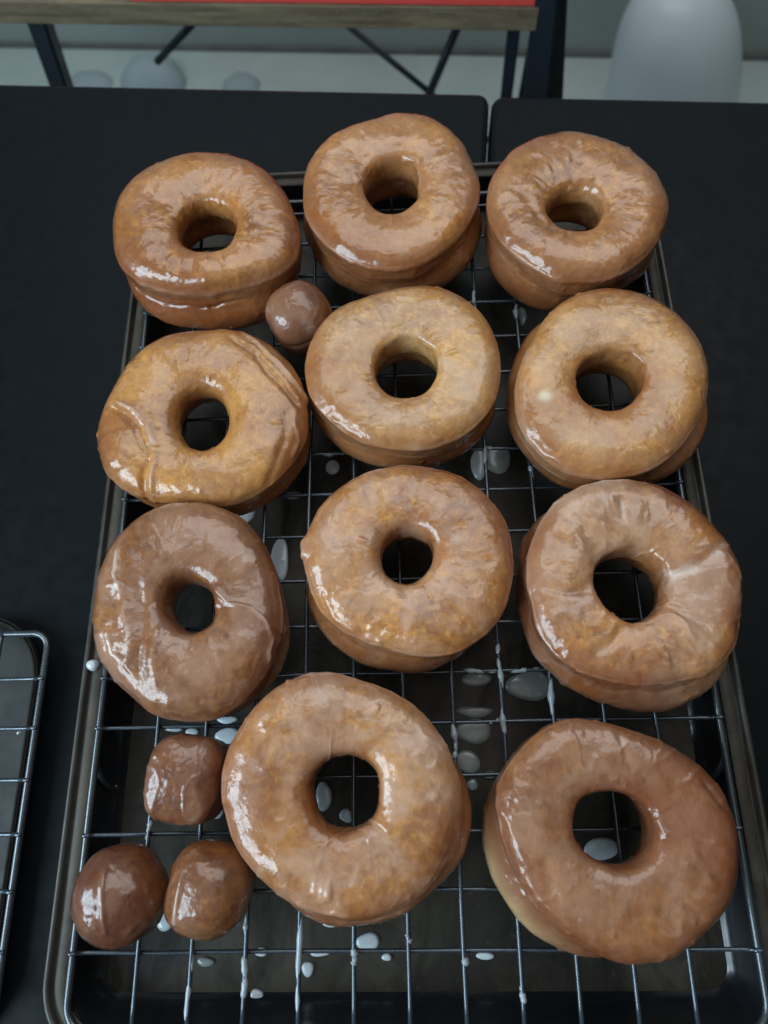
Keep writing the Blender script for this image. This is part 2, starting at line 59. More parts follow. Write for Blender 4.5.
DRIPS = [
 (0.094, -0.0256, 0.094, 0.0171, 0.0017, 'thick white glaze coating the wire below the biggest donut'),
 (0.0705, 0.0031, 0.0705, 0.0157, 0.0013, 'glaze beads on the wire right of the bottom donut holes'),
 (0.0705, -0.0171, 0.0705, -0.0006, 0.002, 'long glaze drip bulging around the wire under the donut holes'),
 (0.047, -0.0277, 0.047, 0.0033, 0.0014, 'glaze film running down the wire below the right bottom donut hole'),
 (0.1175, -0.0049, 0.1175, 0.0018, 0.002, 'glaze blob where a wire crosses near the large round drop'),
 (0.141, 0.0032, 0.141, 0.0069, 0.0016, 'small glaze bead on the wire below the right side of the biggest donut'),
 (0.1645, -0.0065, 0.1645, -0.0006, 0.0018, 'glaze bead at a wire crossing left of the bottom right donut'),
 (0.188, -0.0208, 0.188, -0.012, 0.0015, 'glaze drip on the wire at the bottom edge under the right donut'),
 (0.0235, 0.0441, 0.0235, 0.0541, 0.0018, 'glaze drop clinging to the wire below the upright donut hole'),
 (0.188, 0.1081, 0.188, 0.1318, 0.0019, 'glaze drip running down the wire between middle and streaked donuts'),
 (0.188, 0.0846, 0.188, 0.1035, 0.002, 'glaze drip on the wire just above the gap of the two bottom donuts'),
 (0.2115, 0.0922, 0.2115, 0.1179, 0.0021, 'glaze drip on the wire above the bottom right donut'),
 (0.1645, 0.0771, 0.1645, 0.0939, 0.0022, 'glaze drip on the wire touching the right of the biggest donut'),
 (0.188, 0.2159, 0.188, 0.2391, 0.0016, 'glaze drip on the wire below the flat pale donut'),
 (0.2115, 0.3126, 0.2115, 0.3275, 0.0021, 'glaze drip on the wire below the top right donut'),
 (0.188, 0.3184, 0.188, 0.3391, 0.0015, 'glaze drip on the wire between the top middle and top right donuts'),
 (0.2115, 0.2123, 0.2115, 0.2277, 0.0016, 'glaze drip on the wire at the lower left of the spotted donut'),
 (0.167, 0.1175, 0.1872, 0.1175, 0.0016, 'glaze coating the cross wire below the middle donut'),
 (0.192, 0.1175, 0.2111, 0.1175, 0.0016, 'glaze coating the cross wire below the streaked donut'),
 (0.1809, 0.094, 0.1874, 0.094, 0.0017, 'glaze knot on a cross wire right of the biggest donut'),
 (0.1803, 0.235, 0.1964, 0.235, 0.0015, 'glaze coating the cross wire just below the flat pale donut'),
 (0.0979, 0.235, 0.1099, 0.235, 0.0014, 'glaze coating the cross wire left below the flat pale donut'),
]


# ------------------------------------------------------------------ helpers
def tag(o, label=None, cat=None, group=None, kind=None):
    if label: o['label'] = label
    if cat: o['category'] = cat
    if group: o['group'] = group
    if kind: o['kind'] = kind
    return o

def empty(name, loc=(0, 0, 0), rz=0.0):
    o = bpy.data.objects.new(name, None)
    o.empty_display_size = 0.01
    COL.objects.link(o)
    o.location = loc
    o.rotation_euler = (0, 0, rz)
    return o

def mesh_obj(name, verts, faces, mat, parent=None, smooth=True, attrs=None):
    me = bpy.data.meshes.new(name)
    me.from_pydata([tuple(v) for v in verts], [], [tuple(f) for f in faces])
    me.update()
    if smooth:
        me.shade_smooth()
    if mat: me.materials.append(mat)
    if attrs:
        for k, v in attrs.items():
            a = me.attributes.new(k, 'FLOAT', 'POINT')
            a.data.foreach_set('value', np.asarray(v, dtype=np.float32).ravel())
    o = bpy.data.objects.new(name, me)
    COL.objects.link(o)
    if parent: o.parent = parent
    return o

def bm_obj(name, bm, mat, parent=None, smooth=False, autosmooth=None):
    me = bpy.data.meshes.new(name)
    bm.normal_update()
    bm.to_mesh(me); bm.free()
    if smooth: me.shade_smooth()
    me.materials.append(mat)
    o = bpy.data.objects.new(name, me)
    COL.objects.link(o)
    if parent: o.parent = parent
    return o

def box_bm(x0, x1, y0, y1, z0, z1, bev=0.0, seg=3, bm=None):
    own = bm is None
    b = bmesh.new()
    r = bmesh.ops.create_cube(b, size=1)
    for v in b.verts:
        v.co = Vector(((x0+x1)/2 + v.co.x*(x1-x0), (y0+y1)/2 + v.co.y*(y1-y0), (z0+z1)/2 + v.co.z*(z1-z0)))
    if bev > 0:
        bmesh.ops.bevel(b, geom=b.edges[:], offset=bev, segments=seg, affect='EDGES', profile=0.5)
    if own: return b
    tmp = bpy.data.meshes.new('tmp'); b.to_mesh(tmp); b.free(); bm.from_mesh(tmp); bpy.data.meshes.remove(tmp)
    return bm

def tube(pts, rad, n=10, closed=False, caps=True):
    """verts, faces of a tube along pts; rad a number or a list"""
    P = [Vector(p) for p in pts]
    m = len(P)
    R = rad if hasattr(rad, '__len__') else [rad]*m
    V, Fc = [], []
    up = None
    for i in range(m):
        a = P[(i-1) % m] if (closed or i > 0) else P[i]
        b = P[(i+1) % m] if (closed or i < m-1) else P[i]
        t = (b-a).normalized()
        if up is None:
            up = Vector((0, 0, 1)) if abs(t.z) < .9 else Vector((1, 0, 0))
        s = t.cross(up).normalized(); u = s.cross(t).normalized(); up = u
        for k in range(n):
            an = 2*PI*k/n
            V.append(P[i] + (s*math.cos(an) + u*math.sin(an))*R[i])
    for i in range(m if closed else m-1):
        j = (i+1) % m
        for k in range(n):
            l = (k+1) % n
            Fc.append((i*n+k, i*n+l, j*n+l, j*n+k))
    if not closed and caps:
        Fc.append(tuple(reversed(range(n)))); Fc.append(tuple((m-1)*n+k for k in range(n)))
    return V, Fc

def smooth_path(pts, k=4):
    P = np.array(pts); out = []
    n = len(P)
    for i in range(n-1):
        p0, p1, p2, p3 = P[max(i-1, 0)], P[i], P[i+1], P[min(i+2, n-1)]
        for s in range(k):
            f = s/k
            out.append(tuple(.5*((2*p1)+(-p0+p2)*f+(2*p0-5*p1+4*p2-p3)*f**2+(-p0+3*p1-3*p2+p3)*f**3)))
    out.append(tuple(P[-1])); return out
def rrect(x0, x1, y0, y1, r, seg=10):
    out = []
    for cx, cy, a0 in ((x1-r, y1-r, 0), (x0+r, y1-r, PI/2), (x0+r, y0+r, PI), (x1-r, y0+r, 3*PI/2)):
        for k in range(seg+1):
            a = a0 + PI/2*k/seg
            out.append((cx+r*math.cos(a), cy+r*math.sin(a)))
    return out

def subdiv_loop(L, maxlen=.02):
    out = []
    n = len(L)
    for i in range(n):
        a, b = L[i], L[(i+1) % n]
        d = math.hypot(b[0]-a[0], b[1]-a[1])
        k = max(1, int(math.ceil(d/maxlen)))
        for j in range(k):
            t = j/k
            out.append((a[0]+(b[0]-a[0])*t, a[1]+(b[1]-a[1])*t))
    return out

# ---- numpy value noise
_rs = np.random.RandomState(3)
_T = _rs.rand(64, 64, 64).astype(np.float32)
def vnoise(p):
    p = np.asarray(p)
    i = np.floor(p).astype(int); f = p-i; f = f*f*f*(f*(f*6-15)+10)
    i0 = i & 63; i1 = (i+1) & 63
    x0, y0, z0 = i0[..., 0], i0[..., 1], i0[..., 2]; x1, y1, z1 = i1[..., 0], i1[..., 1], i1[..., 2]
    fx, fy, fz = f[..., 0], f[..., 1], f[..., 2]
    c = lambda a, b, t: a+(b-a)*t
    return c(c(c(_T[x0, y0, z0], _T[x1, y0, z0], fx), c(_T[x0, y1, z0], _T[x1, y1, z0], fx), fy),
             c(c(_T[x0, y0, z1], _T[x1, y0, z1], fx), c(_T[x0, y1, z1], _T[x1, y1, z1], fx), fy), fz)*2-1
def fbm(p, o=4):
    s = 0; a = 1; t = 0
    for k in range(o):
        s = s+a*vnoise(p*(2**k)+17.3*k); t += a; a *= .5
    return s/t

# ------------------------------------------------------------------ materials
def new_mat(name):
    m = bpy.data.materials.new(name); m.use_nodes = True
    nt = m.node_tree
    bs = nt.nodes['Principled BSDF']
    return m, nt, bs
def N(nt, t, **kw):
    n = nt.nodes.new(t)
    for k, v in kw.items():
        if k == 'inp':
            for a, b in v.items(): n.inputs[a].default_value = b
        else: setattr(n, k, v)
    return n
def L(nt, a, b): nt.links.new(a, b)
def noise(nt, vec, scale, detail=3, rough=.55, dist=0):
    n = N(nt, 'ShaderNodeTexNoise', inp={'Scale': scale, 'Detail': detail, 'Roughness': rough, 'Distortion': dist})
    L(nt, vec, n.inputs['Vector']); return n.outputs['Fac']
def ramp(nt, src, stops):
    r = N(nt, 'ShaderNodeValToRGB'); L(nt, src, r.inputs['Fac'])
    e = r.color_ramp.elements
    while len(e) < len(stops): e.new(.5)
    for k, (p, c) in enumerate(stops):
        e[k].position = p; e[k].color = (c, c, c, 1) if not hasattr(c, '__len__') else (*c, 1)
    return r.outputs['Color']
def mixc(nt, fac, a, b, blend='MIX'):
    m = N(nt, 'ShaderNodeMix', data_type='RGBA', blend_type=blend)
    for s, i in ((fac, 0), (a, 6), (b, 7)):
        if hasattr(s, 'is_linked') or hasattr(s, 'links'): L(nt, s, m.inputs[i])
        elif i == 0: m.inputs[0].default_value = s
        else: m.inputs[i].default_value = (*s, 1)
    return m.outputs[2]
def math_(nt, op, a, b=None, clamp=False):
    m = N(nt, 'ShaderNodeMath', operation=op, use_clamp=clamp)
    for i, s in enumerate((a, b)):
        if s is None: continue
        if hasattr(s, 'links'): L(nt, s, m.inputs[i])
        else: m.inputs[i].default_value = s
    return m.outputs[0]
def bump(nt, h, strength, dist, nrm=None):
    b = N(nt, 'ShaderNodeBump', inp={'Strength': strength, 'Distance': dist})
    L(nt, h, b.inputs['Height'])
    if nrm is not None: L(nt, nrm, b.inputs['Normal'])
    return b.outputs['Normal']
def objvec(nt, off=(0, 0, 0)):
    tc = N(nt, 'ShaderNodeTexCoord'); mp = N(nt, 'ShaderNodeMapping')
    mp.inputs['Location'].default_value = off
    L(nt, tc.outputs['Object'], mp.inputs['Vector']); return mp.outputs['Vector']

def dough_mat(name, seed, gold=(.52, .255, .075), brown=(.27, .115, .042), haze=.35, hazecol=(.54, .35, .24), dark=.5, speck=1.0, crustk=.72, whitespot=False):
    """fried dough under a clear-to-milky sugar glaze. dark: share of brown, haze: how milky the glaze is"""
    m, nt, bs = new_mat(name)
    gold = (gold[0]*1.12, gold[1]*.93, gold[2]*.55); brown = (brown[0]*.66, brown[1]*.50, brown[2]*.38)
    hazecol = (hazecol[0]*.95, hazecol[1]*.80, hazecol[2]*.66); haze *= .84
    v = objvec(nt, (seed*1.37, seed*.71, seed*.39))
    warp = N(nt, 'ShaderNodeTexNoise', inp={'Scale': 38.0, 'Detail': 2.0}); L(nt, v, warp.inputs['Vector'])
    wv = N(nt, 'ShaderNodeVectorMath', operation='MULTIPLY_ADD')
    L(nt, warp.outputs['Color'], wv.inputs[0]); wv.inputs[1].default_value = (.012, .012, .012); L(nt, v, wv.inputs[2])
    w = wv.outputs[0]
    n1 = noise(nt, w, 34, 4, .6)              # broad browning
    n2 = noise(nt, w, 230, 4, .66, .1)          # fine mottling of the crust
    n3 = noise(nt, v, 620, 3, .6)
    s = math_(nt, 'ADD', math_(nt, 'MULTIPLY', n1, .52), math_(nt, 'MULTIPLY', n2, .40))
    s = math_(nt, 'ADD', s, math_(nt, 'MULTIPLY', n3, .08))
    f1 = ramp(nt, s, [(.5-.14+(dark-.5)*.35, .95), (.5+.11+(dark-.5)*.35, 0.0)])
    base = mixc(nt, f1, gold, brown)
    # warm reddish patches
    n4 = noise(nt, w, 75, 3, .55)
    base = mixc(nt, ramp(nt, n4, [(.48, 0.0), (.76, .40)]), base, (gold[0]*.72, gold[1]*.50, gold[2]*.55))
    # straw-coloured fine crust
    base = mixc(nt, ramp(nt, n2, [(.52, 0.0), (.66, .42*speck)]), base, (gold[0]*1.18, gold[1]*1.30, gold[2]*1.7))
    # crust darkened in little pits
    pit = ramp(nt, noise(nt, w, 330, 3, .65, .6), [(.30, .55), (.42, 0.0)])
    base = mixc(nt, pit, base, (brown[0]*.8, brown[1]*.65, brown[2]*.6))
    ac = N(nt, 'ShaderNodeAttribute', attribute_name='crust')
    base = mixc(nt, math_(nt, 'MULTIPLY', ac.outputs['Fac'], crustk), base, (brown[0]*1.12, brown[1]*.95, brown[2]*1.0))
    # pale unfried ring
    ap = N(nt, 'ShaderNodeAttribute', attribute_name='pale')
    base = mixc(nt, ap.outputs['Fac'], base, (.78, .56, .28))
    # milky glaze
    h1 = noise(nt, w, 55, 3, .5, .8)
    h2 = noise(nt, w, 240, 2, .5)
    hz = math_(nt, 'ADD', math_(nt, 'MULTIPLY', h1, .75), math_(nt, 'MULTIPLY', h2, .25))
    hz = ramp(nt, hz, [(.42, haze*.16), (.62, min(1, haze*1.35))])
    aw = N(nt, 'ShaderNodeAttribute', attribute_name='white')
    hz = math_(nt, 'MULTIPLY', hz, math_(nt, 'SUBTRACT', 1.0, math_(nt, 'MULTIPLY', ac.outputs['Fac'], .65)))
    hz = math_(nt, 'ADD', hz, aw.outputs['Fac'], True)
    base = mixc(nt, hz, base, hazecol)
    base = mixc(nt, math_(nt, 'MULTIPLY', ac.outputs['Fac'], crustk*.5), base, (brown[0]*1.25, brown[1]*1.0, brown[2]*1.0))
    thick = math_(nt, 'MULTIPLY', math_(nt, 'SUBTRACT', aw.outputs['Fac'], .42), 1.5, True)
    base = mixc(nt, math_(nt, 'MULTIPLY', thick, .8), base, (.68, .56, .47))
    if whitespot:
        asp = N(nt, 'ShaderNodeAttribute', attribute_name='spot')
        base = mixc(nt, math_(nt, 'MULTIPLY', asp.outputs['Fac'], .85), base, (.74, .68, .46))
    L(nt, base, bs.inputs['Base Color'])
    bs.inputs['Roughness'].default_value = .30
    bs.inputs['Specular IOR Level'].default_value = .28
    bs.inputs['Subsurface Weight'].default_value = .22
    bs.inputs['Subsurface Radius'].default_value = (1.0, .45, .2)
    bs.inputs['Subsurface Scale'].default_value = .005
    b1 = bump(nt, n2, .3, .0010)
    b1 = bump(nt, n3, .3, .0005, b1)
    L(nt, b1, bs.inputs['Normal'])
    bs.inputs['Coat Weight'].default_value = 1.0
    bs.inputs['Coat IOR'].default_value = 1.48
    cr = ramp(nt, noise(nt, v, 90, 2), [(.3, .05), (.7, .20)])
    L(nt, cr, bs.inputs['Coat Roughness'])
    c1 = bump(nt, noise(nt, w, 130, 2, .5), .38, .0015)
    c1 = bump(nt, noise(nt, v, 420, 2, .5), .22, .0008, c1)
    L(nt, c1, bs.inputs['Coat Normal'])
    return m

def glaze_mat(name, col=(.60, .64, .64), alpha=1.0):
    m, nt, bs = new_mat(name)
    v = objvec(nt)
    L(nt, mixc(nt, ramp(nt, noise(nt, v, 160, 3), [(.35, 0.0), (.7, 1.0)]), (col[0]*.82, col[1]*.82, col[2]*.82), col), bs.inputs['Base Color'])
    bs.inputs['Roughness'].default_value = .28
    bs.inputs['Coat Weight'].default_value = .6
    bs.inputs['Coat Roughness'].default_value = .08
    bs.inputs['Alpha'].default_value = alpha
    L(nt, bump(nt, noise(nt, v, 300, 2), .2, .0006), bs.inputs['Normal'])
    return m

def metal_mat(name, col, rough=.3, metallic=0.0, mott=.25, scale=60, coat=0.0, bumpv=.1, spec=.5):
    m, nt, bs = new_mat(name)
    v = objvec(nt)
    n = noise(nt, v, scale, 5, .62, .5)
    c = mixc(nt, ramp(nt, n, [(.3, 0.0), (.7, 1.0)]), tuple(k*(1-mott) for k in col), tuple(k*(1+mott) for k in col))
    L(nt, c, bs.inputs['Base Color'])
    bs.inputs['Metallic'].default_value = metallic
    r = ramp(nt, noise(nt, v, scale*2.3, 4, .6), [(.3, rough*.8), (.75, min(1, rough*1.35))])
    L(nt, r, bs.inputs['Roughness'])
    bs.inputs['Specular IOR Level'].default_value = spec
    bs.inputs['Coat Weight'].default_value = coat
    bs.inputs['Coat Roughness'].default_value = .12
    L(nt, bump(nt, noise(nt, v, scale*5, 3), bumpv, .0004), bs.inputs['Normal'])
    return m

M_table = metal_mat('table_black', (.0040, .0062, .0080), .40, 0, .10, 45, 0, .05, .11)
M_wire = metal_mat('wire_black', (.06, .08, .10), .24, .55, .2, 300, .5, .15, .8)
M_frame = metal_mat('frame_black', (.05, .065, .075), .22, .5, .2, 300, .5, .15, .8)
M_wall = metal_mat('pan_wall_black', (.010, .012, .015), .24, .0, .2, 80, .3, .1, .5)
M_wall2 = metal_mat('tray_wall_matte', (.022, .021, .018), .6, .0, .2, 80, 0, .1, .12)
M_dpost = metal_mat('post_grey', (.018, .022, .022), .5, 0, .15, 30)
M_post = metal_mat('post_navy', (.010, .016, .026), .4, 0, .15, 30)
M_glaze = glaze_mat('glaze_white', (.64, .72, .76))
M_glaze_wire = glaze_mat('glaze_on_wire', (.36, .42, .45))
M_glaze_thin = glaze_mat('glaze_thin', (.27, .31, .30))

def pan_floor_mat():
    m, nt, bs = new_mat('pan_floor')
    v = objvec(nt)
    mpp = N(nt, 'ShaderNodeMapping'); mpp.inputs['Scale'].default_value = (1.6, .7, 1); L(nt, v, mpp.inputs['Vector'])
    n = noise(nt, mpp.outputs['Vector'], 20, 7, .66, 1.0)
    c = mixc(nt, ramp(nt, n, [(.40, 0.0), (.60, 1.0)]), (.016, .0145, .011), (.062, .055, .042))
    n2 = noise(nt, v, 9, 4, .6, .8)
    c = mixc(nt, ramp(nt, n2, [(.42, .0), (.62, .7)]), c, (.012, .012, .010))
    c = mixc(nt, ramp(nt, noise(nt, v, 240, 3), [(.62, 0.0), (.75, .5)]), c, (.07, .064, .05))
    L(nt, c, bs.inputs['Base Color'])
    bs.inputs['Specular IOR Level'].default_value = .2
    bs.inputs['Roughness'].default_value = .42
    L(nt, bump(nt, noise(nt, v, 180, 4), .15, .0006), bs.inputs['Normal'])
    return m
def rim_mat():
    m, nt, bs = new_mat('pan_rim')
    v = objvec(nt)
    n = noise(nt, v, 26, 5, .65, 1.0)
    c = mixc(nt, ramp(nt, n, [(.35, 0.0), (.65, 1.0)]), (.036, .031, .023), (.075, .064, .047))
    c = mixc(nt, ramp(nt, noise(nt, v, 420, 3), [(.60, 0.0), (.72, .6)]), c, (.02, .017, .014))
    L(nt, c, bs.inputs['Base Color'])
    bs.inputs['Specular IOR Level'].default_value = .3
    bs.inputs['Roughness'].default_value = .55
    L(nt, bump(nt, noise(nt, v, 260, 4), .2, .0005), bs.inputs['Normal'])
    return m
M_bead = metal_mat('rolled_edge_metal', (.050, .046, .040), .36, .35, .3, 70, 0, .15)
M_pfloor = pan_floor_mat(); M_rim = rim_mat()

# ------------------------------------------------------------------ donuts
TILT = {}
def make_donut(key, mat, label, shoulder=.5, inner=.3, lump=1.0, pale=None, film=.6, under=.04):
    d = DATA[key]
    NA, NP = 300, 132
    H = d['H']/1000
    ang = np.linspace(-PI, PI, NA, endpoint=False)
    A0 = np.linspace(-PI, PI, 36, endpoint=False)
    def per(v):      # smooth periodic interpolation through Fourier terms
        v = np.array(v)/1000
        f = np.fft.rfft(v); f[14:] = 0
        x = np.fft.irfft(f, 36)
        k = np.arange(len(f))
        ph = (ang+PI)[:, None]*k[None, :]
        w = np.where((k == 0) | (k == 18), 1, 2)
        return (np.cos(ph)@(w*f.real) - np.sin(ph)@(w*f.imag))/36
    RU, RL, RH = per(d['U']), per(d['L']), per(d['h'])
    s = shoulder
    # cross-section: (u across from hole to edge, z/H, blend 0 hole .. 1 edge lower)
    zl = d['zl']; kl = 1-zl
    prof = [(.01, .44), (-.012, .62), (.0+.02*inner, .78), (.022+.045*inner, .885-.02*inner), (.075+.06*inner, .945-.015*inner), (.20+.04*inner, .978), (.45, 1.0), (.70, 1-.07*kl), (.84, 1-.25*kl),
            (.93, 1-.52*kl), (.98, 1-.80*kl), (1.0, zl), (.998, zl-.08), (.986, .60), (.974, .535), (.970, .495),
            (.974, .445), (.990, .37), (1.0, .27), (.985, .17), (.92, .075), (.80, .015), (.6, -.005), (.45, .0), (.31, .035), (.17, .12), (.07, .27)]
    P = np.array(prof); n = len(P)
    t = np.linspace(0, n, NP, endpoint=False)
    i = np.floor(t).astype(int); f = (t-i)[:, None]
    p0, p1, p2, p3 = P[(i-1) % n], P[i % n], P[(i+1) % n], P[(i+2) % n]
    Q = .5*((2*p1)+(-p0+p2)*f+(2*p0-5*p1+4*p2-p3)*f**2+(-p0+3*p1-3*p2+p3)*f**3)
    u, z = Q[:, 0], Q[:, 1]
    u = u+under*np.exp(-((z-.40)/.22)**2)*np.clip(1-u/.4, 0, 1)
    # weight of the lower lobe: smooth in z around the crease
    wl = 1/(1+np.exp((z-.475)/.05)); 
    seed = float(sum(ord(c) for c in key))*3.1
    U_, Z_ = u[None, :], z[None, :]
    Ro = RU[:, None]*(1-wl[None, :])+RL[:, None]*wl[None, :]
    # the pale seam wobbles up and down
    rho = RH[:, None]+(Ro-RH[:, None])*U_
    cx = np.cos(ang)[:, None]; sx = np.sin(ang)[:, None]
    seam = fbm(np.stack([np.cos(ang)*2+seed, np.sin(ang)*2, ang*0+.3], -1), 3)*.07
    zz = Z_*H
    mid = np.exp(-((Z_-.5)/.22)**2)*np.clip(U_*2-1, 0, 1)
    zz = zz+mid*seam[:, None]*H
    X, Y, Zz = rho*cx, rho*sx, zz+0*rho
    V = np.stack([X, Y, Zz], -1)
    # normals numerically
    da = np.roll(V, -1, 0)-np.roll(V, 1, 0); dp = np.roll(V, -1, 1)-np.roll(V, 1, 1)
    Nn = np.cross(da, dp); Nn /= np.linalg.norm(Nn, axis=-1, keepdims=True)+1e-12
    if (Nn[:, NP//4, 2].mean()) < 0: Nn = -Nn
    q = V+seed
    base = np.clip((Z_*H)/(H*.2), .15, 1)      # keep the underside calm
    disp = (fbm(q*28, 3)*.0021*lump + fbm(q*75+5, 3)*.00065*lump + fbm(q*210+9, 3)*.00016)*base
    # tiny blisters
    bl = vnoise(q*260+3.3); disp += np.clip(bl-.70, 0, 1)*.0022*base
    # glaze runs gather round the shoulder
    lip = np.clip(U_*4-3, 0, 1)*np.clip(fbm(q*30+21, 2)*1.6+.75, 0, 1)
    disp = disp-.0010*np.exp(-((Z_-.53-seam[:, None]*.6-vnoise(q*80)*.03)/.020)**2)*lip
    disp = disp+.0005*np.exp(-((Z_-.60-seam[:, None]*.6-vnoise(q*80)*.03)/.025)**2)*lip
    disp = disp+.00045*np.exp(-((Z_-(zl-.01)-vnoise(q*40)*.03)/.03)**2)*np.clip(U_*5-4, 0, 1)*shoulder
    white = np.zeros(disp.shape)+.38*np.exp(-((Z_-(zl-.01)-vnoise(q*40)*.05)/.07)**2)*np.clip(U_*5-4, 0, 1)*np.clip(fbm(q*32+71, 3)*2+.5, 0, 1)
    # glaze films that overlap: a milky sheet with a thin raised edge
    for kf in range(2):
        nn = fbm(q*(30+14*kf)+np.array([7.7*kf, 3.1, 5.5]), 3)
        msk = np.clip(fbm(q*24+33+kf*9, 2)*3+.6, 0, 1)*film*base
        white += .22/(1+np.exp(-np.clip(nn/.012, -30, 30)))*msk
        eg = np.exp(-(nn/.022)**2)*msk
        disp += .00035*eg; white += .16*eg
    ridge = np.exp(-((Z_-.60-seam[:, None]*.5)/.05)**2)*np.clip(U_*4-3, 0, 1)
    rn = np.clip(fbm(np.stack([X*60+seed, Y*60, 0*X], -1), 2)+.35, 0, 1)
    white += ridge*rn*.30
    low = np.exp(-((Z_-.20)/.12)**2)*np.clip(U_*4-3, 0, 1)*np.clip(fbm(q*35+40, 3)+.15, 0, 1)
    white += low*.55
    topm = np.clip((Z_-.50)/.1, 0, 1)
    spot = np.zeros(disp.shape)
    for typ, amp, wd, wh, pts in d['st']:
        pts = np.array(pts)/1000
        best = np.full(X.shape, 9.0); tt = np.zeros(X.shape); sg = np.ones(X.shape)
        if typ == 'w':
            spot += topm*np.exp(-(np.hypot(X-pts[0][0], Y-pts[0][1])/(wd/1000))**2.6); continue
        seglen = np.hypot(*(pts[1:]-pts[:-1]).T); cum = np.concatenate([[0], np.cumsum(seglen)]); tot = cum[-1]
        wobx = X+fbm(q*90, 2)*.0012; woby = Y+fbm(q*90+50, 2)*.0012
        for k in range(len(pts)-1):
            a, b = pts[k], pts[k+1]; e = b-a; L2 = (e**2).sum()+1e-12
            s_ = np.clip(((wobx-a[0])*e[0]+(woby-a[1])*e[1])/L2, 0, 1)
            dd = np.hypot(wobx-a[0]-s_*e[0], woby-a[1]-s_*e[1])
            mk = dd < best
            sg = np.where(mk, np.sign((wobx-a[0])*e[1]-(woby-a[1])*e[0]), sg)
            best = np.where(mk, dd, best); tt = np.where(mk, (cum[k]+s_*seglen[k])/tot, tt)
        w_ = wd/1000*(.75+.5*np.clip(vnoise(q*60+8)*.5+.5, 0, 1))
        taper = np.clip(np.minimum(tt, 1-tt)*7+.25, 0, 1)
        g = np.exp(-(best/w_)**2)*taper*topm
        if typ == 's':
            disp += amp/1000*np.tanh(sg*best/(wd/1000))*np.exp(-best/.006)*taper*topm
        else:
            disp += amp/1000*g*.8
        brk = np.clip(.55+.9*fbm(q*120+77, 2), .15, 1) if wh < 1.2 else 1
        white += wh*np.exp(-(best/(w_*1.15))**2)*taper*topm*brk*.85
    V = V+Nn*disp[..., None]
    V[..., 2] = np.maximum(V[..., 2], 0)
    pl = np.zeros(disp.shape)
    if pale:
        for a0, wdt, z0, zw, st in pale:
            da_ = (ang-math.radians(a0)+PI) % (2*PI)-PI
            pl += st*np.exp(-(da_/math.radians(wdt))**4)[:, None]*np.exp(-((Z_-z0-seam[:, None])/zw)**2)*np.clip(U_*4-3, 0, 1)
        pl *= np.clip(.85+.5*fbm(q*50, 2), 0, 1); white *= (1-np.clip(pl, 0, 1)*.8)
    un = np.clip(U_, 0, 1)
    crust = np.clip((un-.62)/.38, 0, 1)**1.3*.85+np.clip(.28-un, 0, 1)/.28*.55+np.clip((.62-Z_)/.3, 0, 1)*.35  # browned edges and lower sides; the hole-wall browning also paints in shade
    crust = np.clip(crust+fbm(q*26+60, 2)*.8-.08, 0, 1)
    idx = np.arange(NA*NP).reshape(NA, NP)
    a, b = idx, np.roll(idx, -1, 0); c_, d_ = np.roll(b, -1, 1), np.roll(idx, -1, 1)
    F_ = np.stack([a, b, c_, d_], -1).reshape(-1, 4)
    # face orientation outward
    v0, v1, v3 = V.reshape(-1, 3)[F_[100]][:3]
    nf = np.cross(v1-v0, v3-v1); nref = Nn.reshape(-1, 3)[F_[100][0]]
    if nf.dot(nref) < 0: F_ = F_[:, ::-1]
    o = mesh_obj('glazed_donut', V.reshape(-1, 3).tolist(), F_.tolist(), mat,
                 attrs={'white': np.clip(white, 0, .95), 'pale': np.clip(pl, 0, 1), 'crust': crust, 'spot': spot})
    o.location = (d['c'][0]/1000, d['c'][1]/1000, .0312)
    tag(o, label, 'donut', 'glazed ring donuts cooling on the rack')
    return o

G = lambda r, g, b: (r, g, b)
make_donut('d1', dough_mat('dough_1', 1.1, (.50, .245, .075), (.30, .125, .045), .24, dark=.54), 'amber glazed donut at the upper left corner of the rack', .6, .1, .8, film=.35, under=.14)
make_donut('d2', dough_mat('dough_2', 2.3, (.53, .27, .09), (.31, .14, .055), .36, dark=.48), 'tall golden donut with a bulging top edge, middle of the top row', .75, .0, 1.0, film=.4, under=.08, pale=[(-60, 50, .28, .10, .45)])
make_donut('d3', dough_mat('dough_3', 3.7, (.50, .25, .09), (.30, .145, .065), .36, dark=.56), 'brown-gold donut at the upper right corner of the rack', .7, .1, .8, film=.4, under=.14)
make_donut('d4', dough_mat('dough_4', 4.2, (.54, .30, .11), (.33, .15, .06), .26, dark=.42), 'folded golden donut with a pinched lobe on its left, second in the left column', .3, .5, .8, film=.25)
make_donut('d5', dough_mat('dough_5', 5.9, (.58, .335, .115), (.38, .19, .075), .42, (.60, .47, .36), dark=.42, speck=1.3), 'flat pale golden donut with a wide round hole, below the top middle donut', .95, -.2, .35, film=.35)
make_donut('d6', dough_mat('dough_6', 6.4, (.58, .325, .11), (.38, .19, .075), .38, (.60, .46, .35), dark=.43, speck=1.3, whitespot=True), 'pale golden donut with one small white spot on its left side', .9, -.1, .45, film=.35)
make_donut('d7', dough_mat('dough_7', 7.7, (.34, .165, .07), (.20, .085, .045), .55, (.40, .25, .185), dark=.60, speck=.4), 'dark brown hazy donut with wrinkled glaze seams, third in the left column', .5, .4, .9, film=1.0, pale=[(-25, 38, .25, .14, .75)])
make_donut('d8', dough_mat('dough_8', 8.3, (.54, .28, .09), (.30, .125, .05), .45, (.58, .43, .36), dark=.50), 'lumpy golden donut with a glaze tip on its left edge, centre of the rack', .7, .2, 1.05, pale=[(-110, 50, .3, .10, .35)])
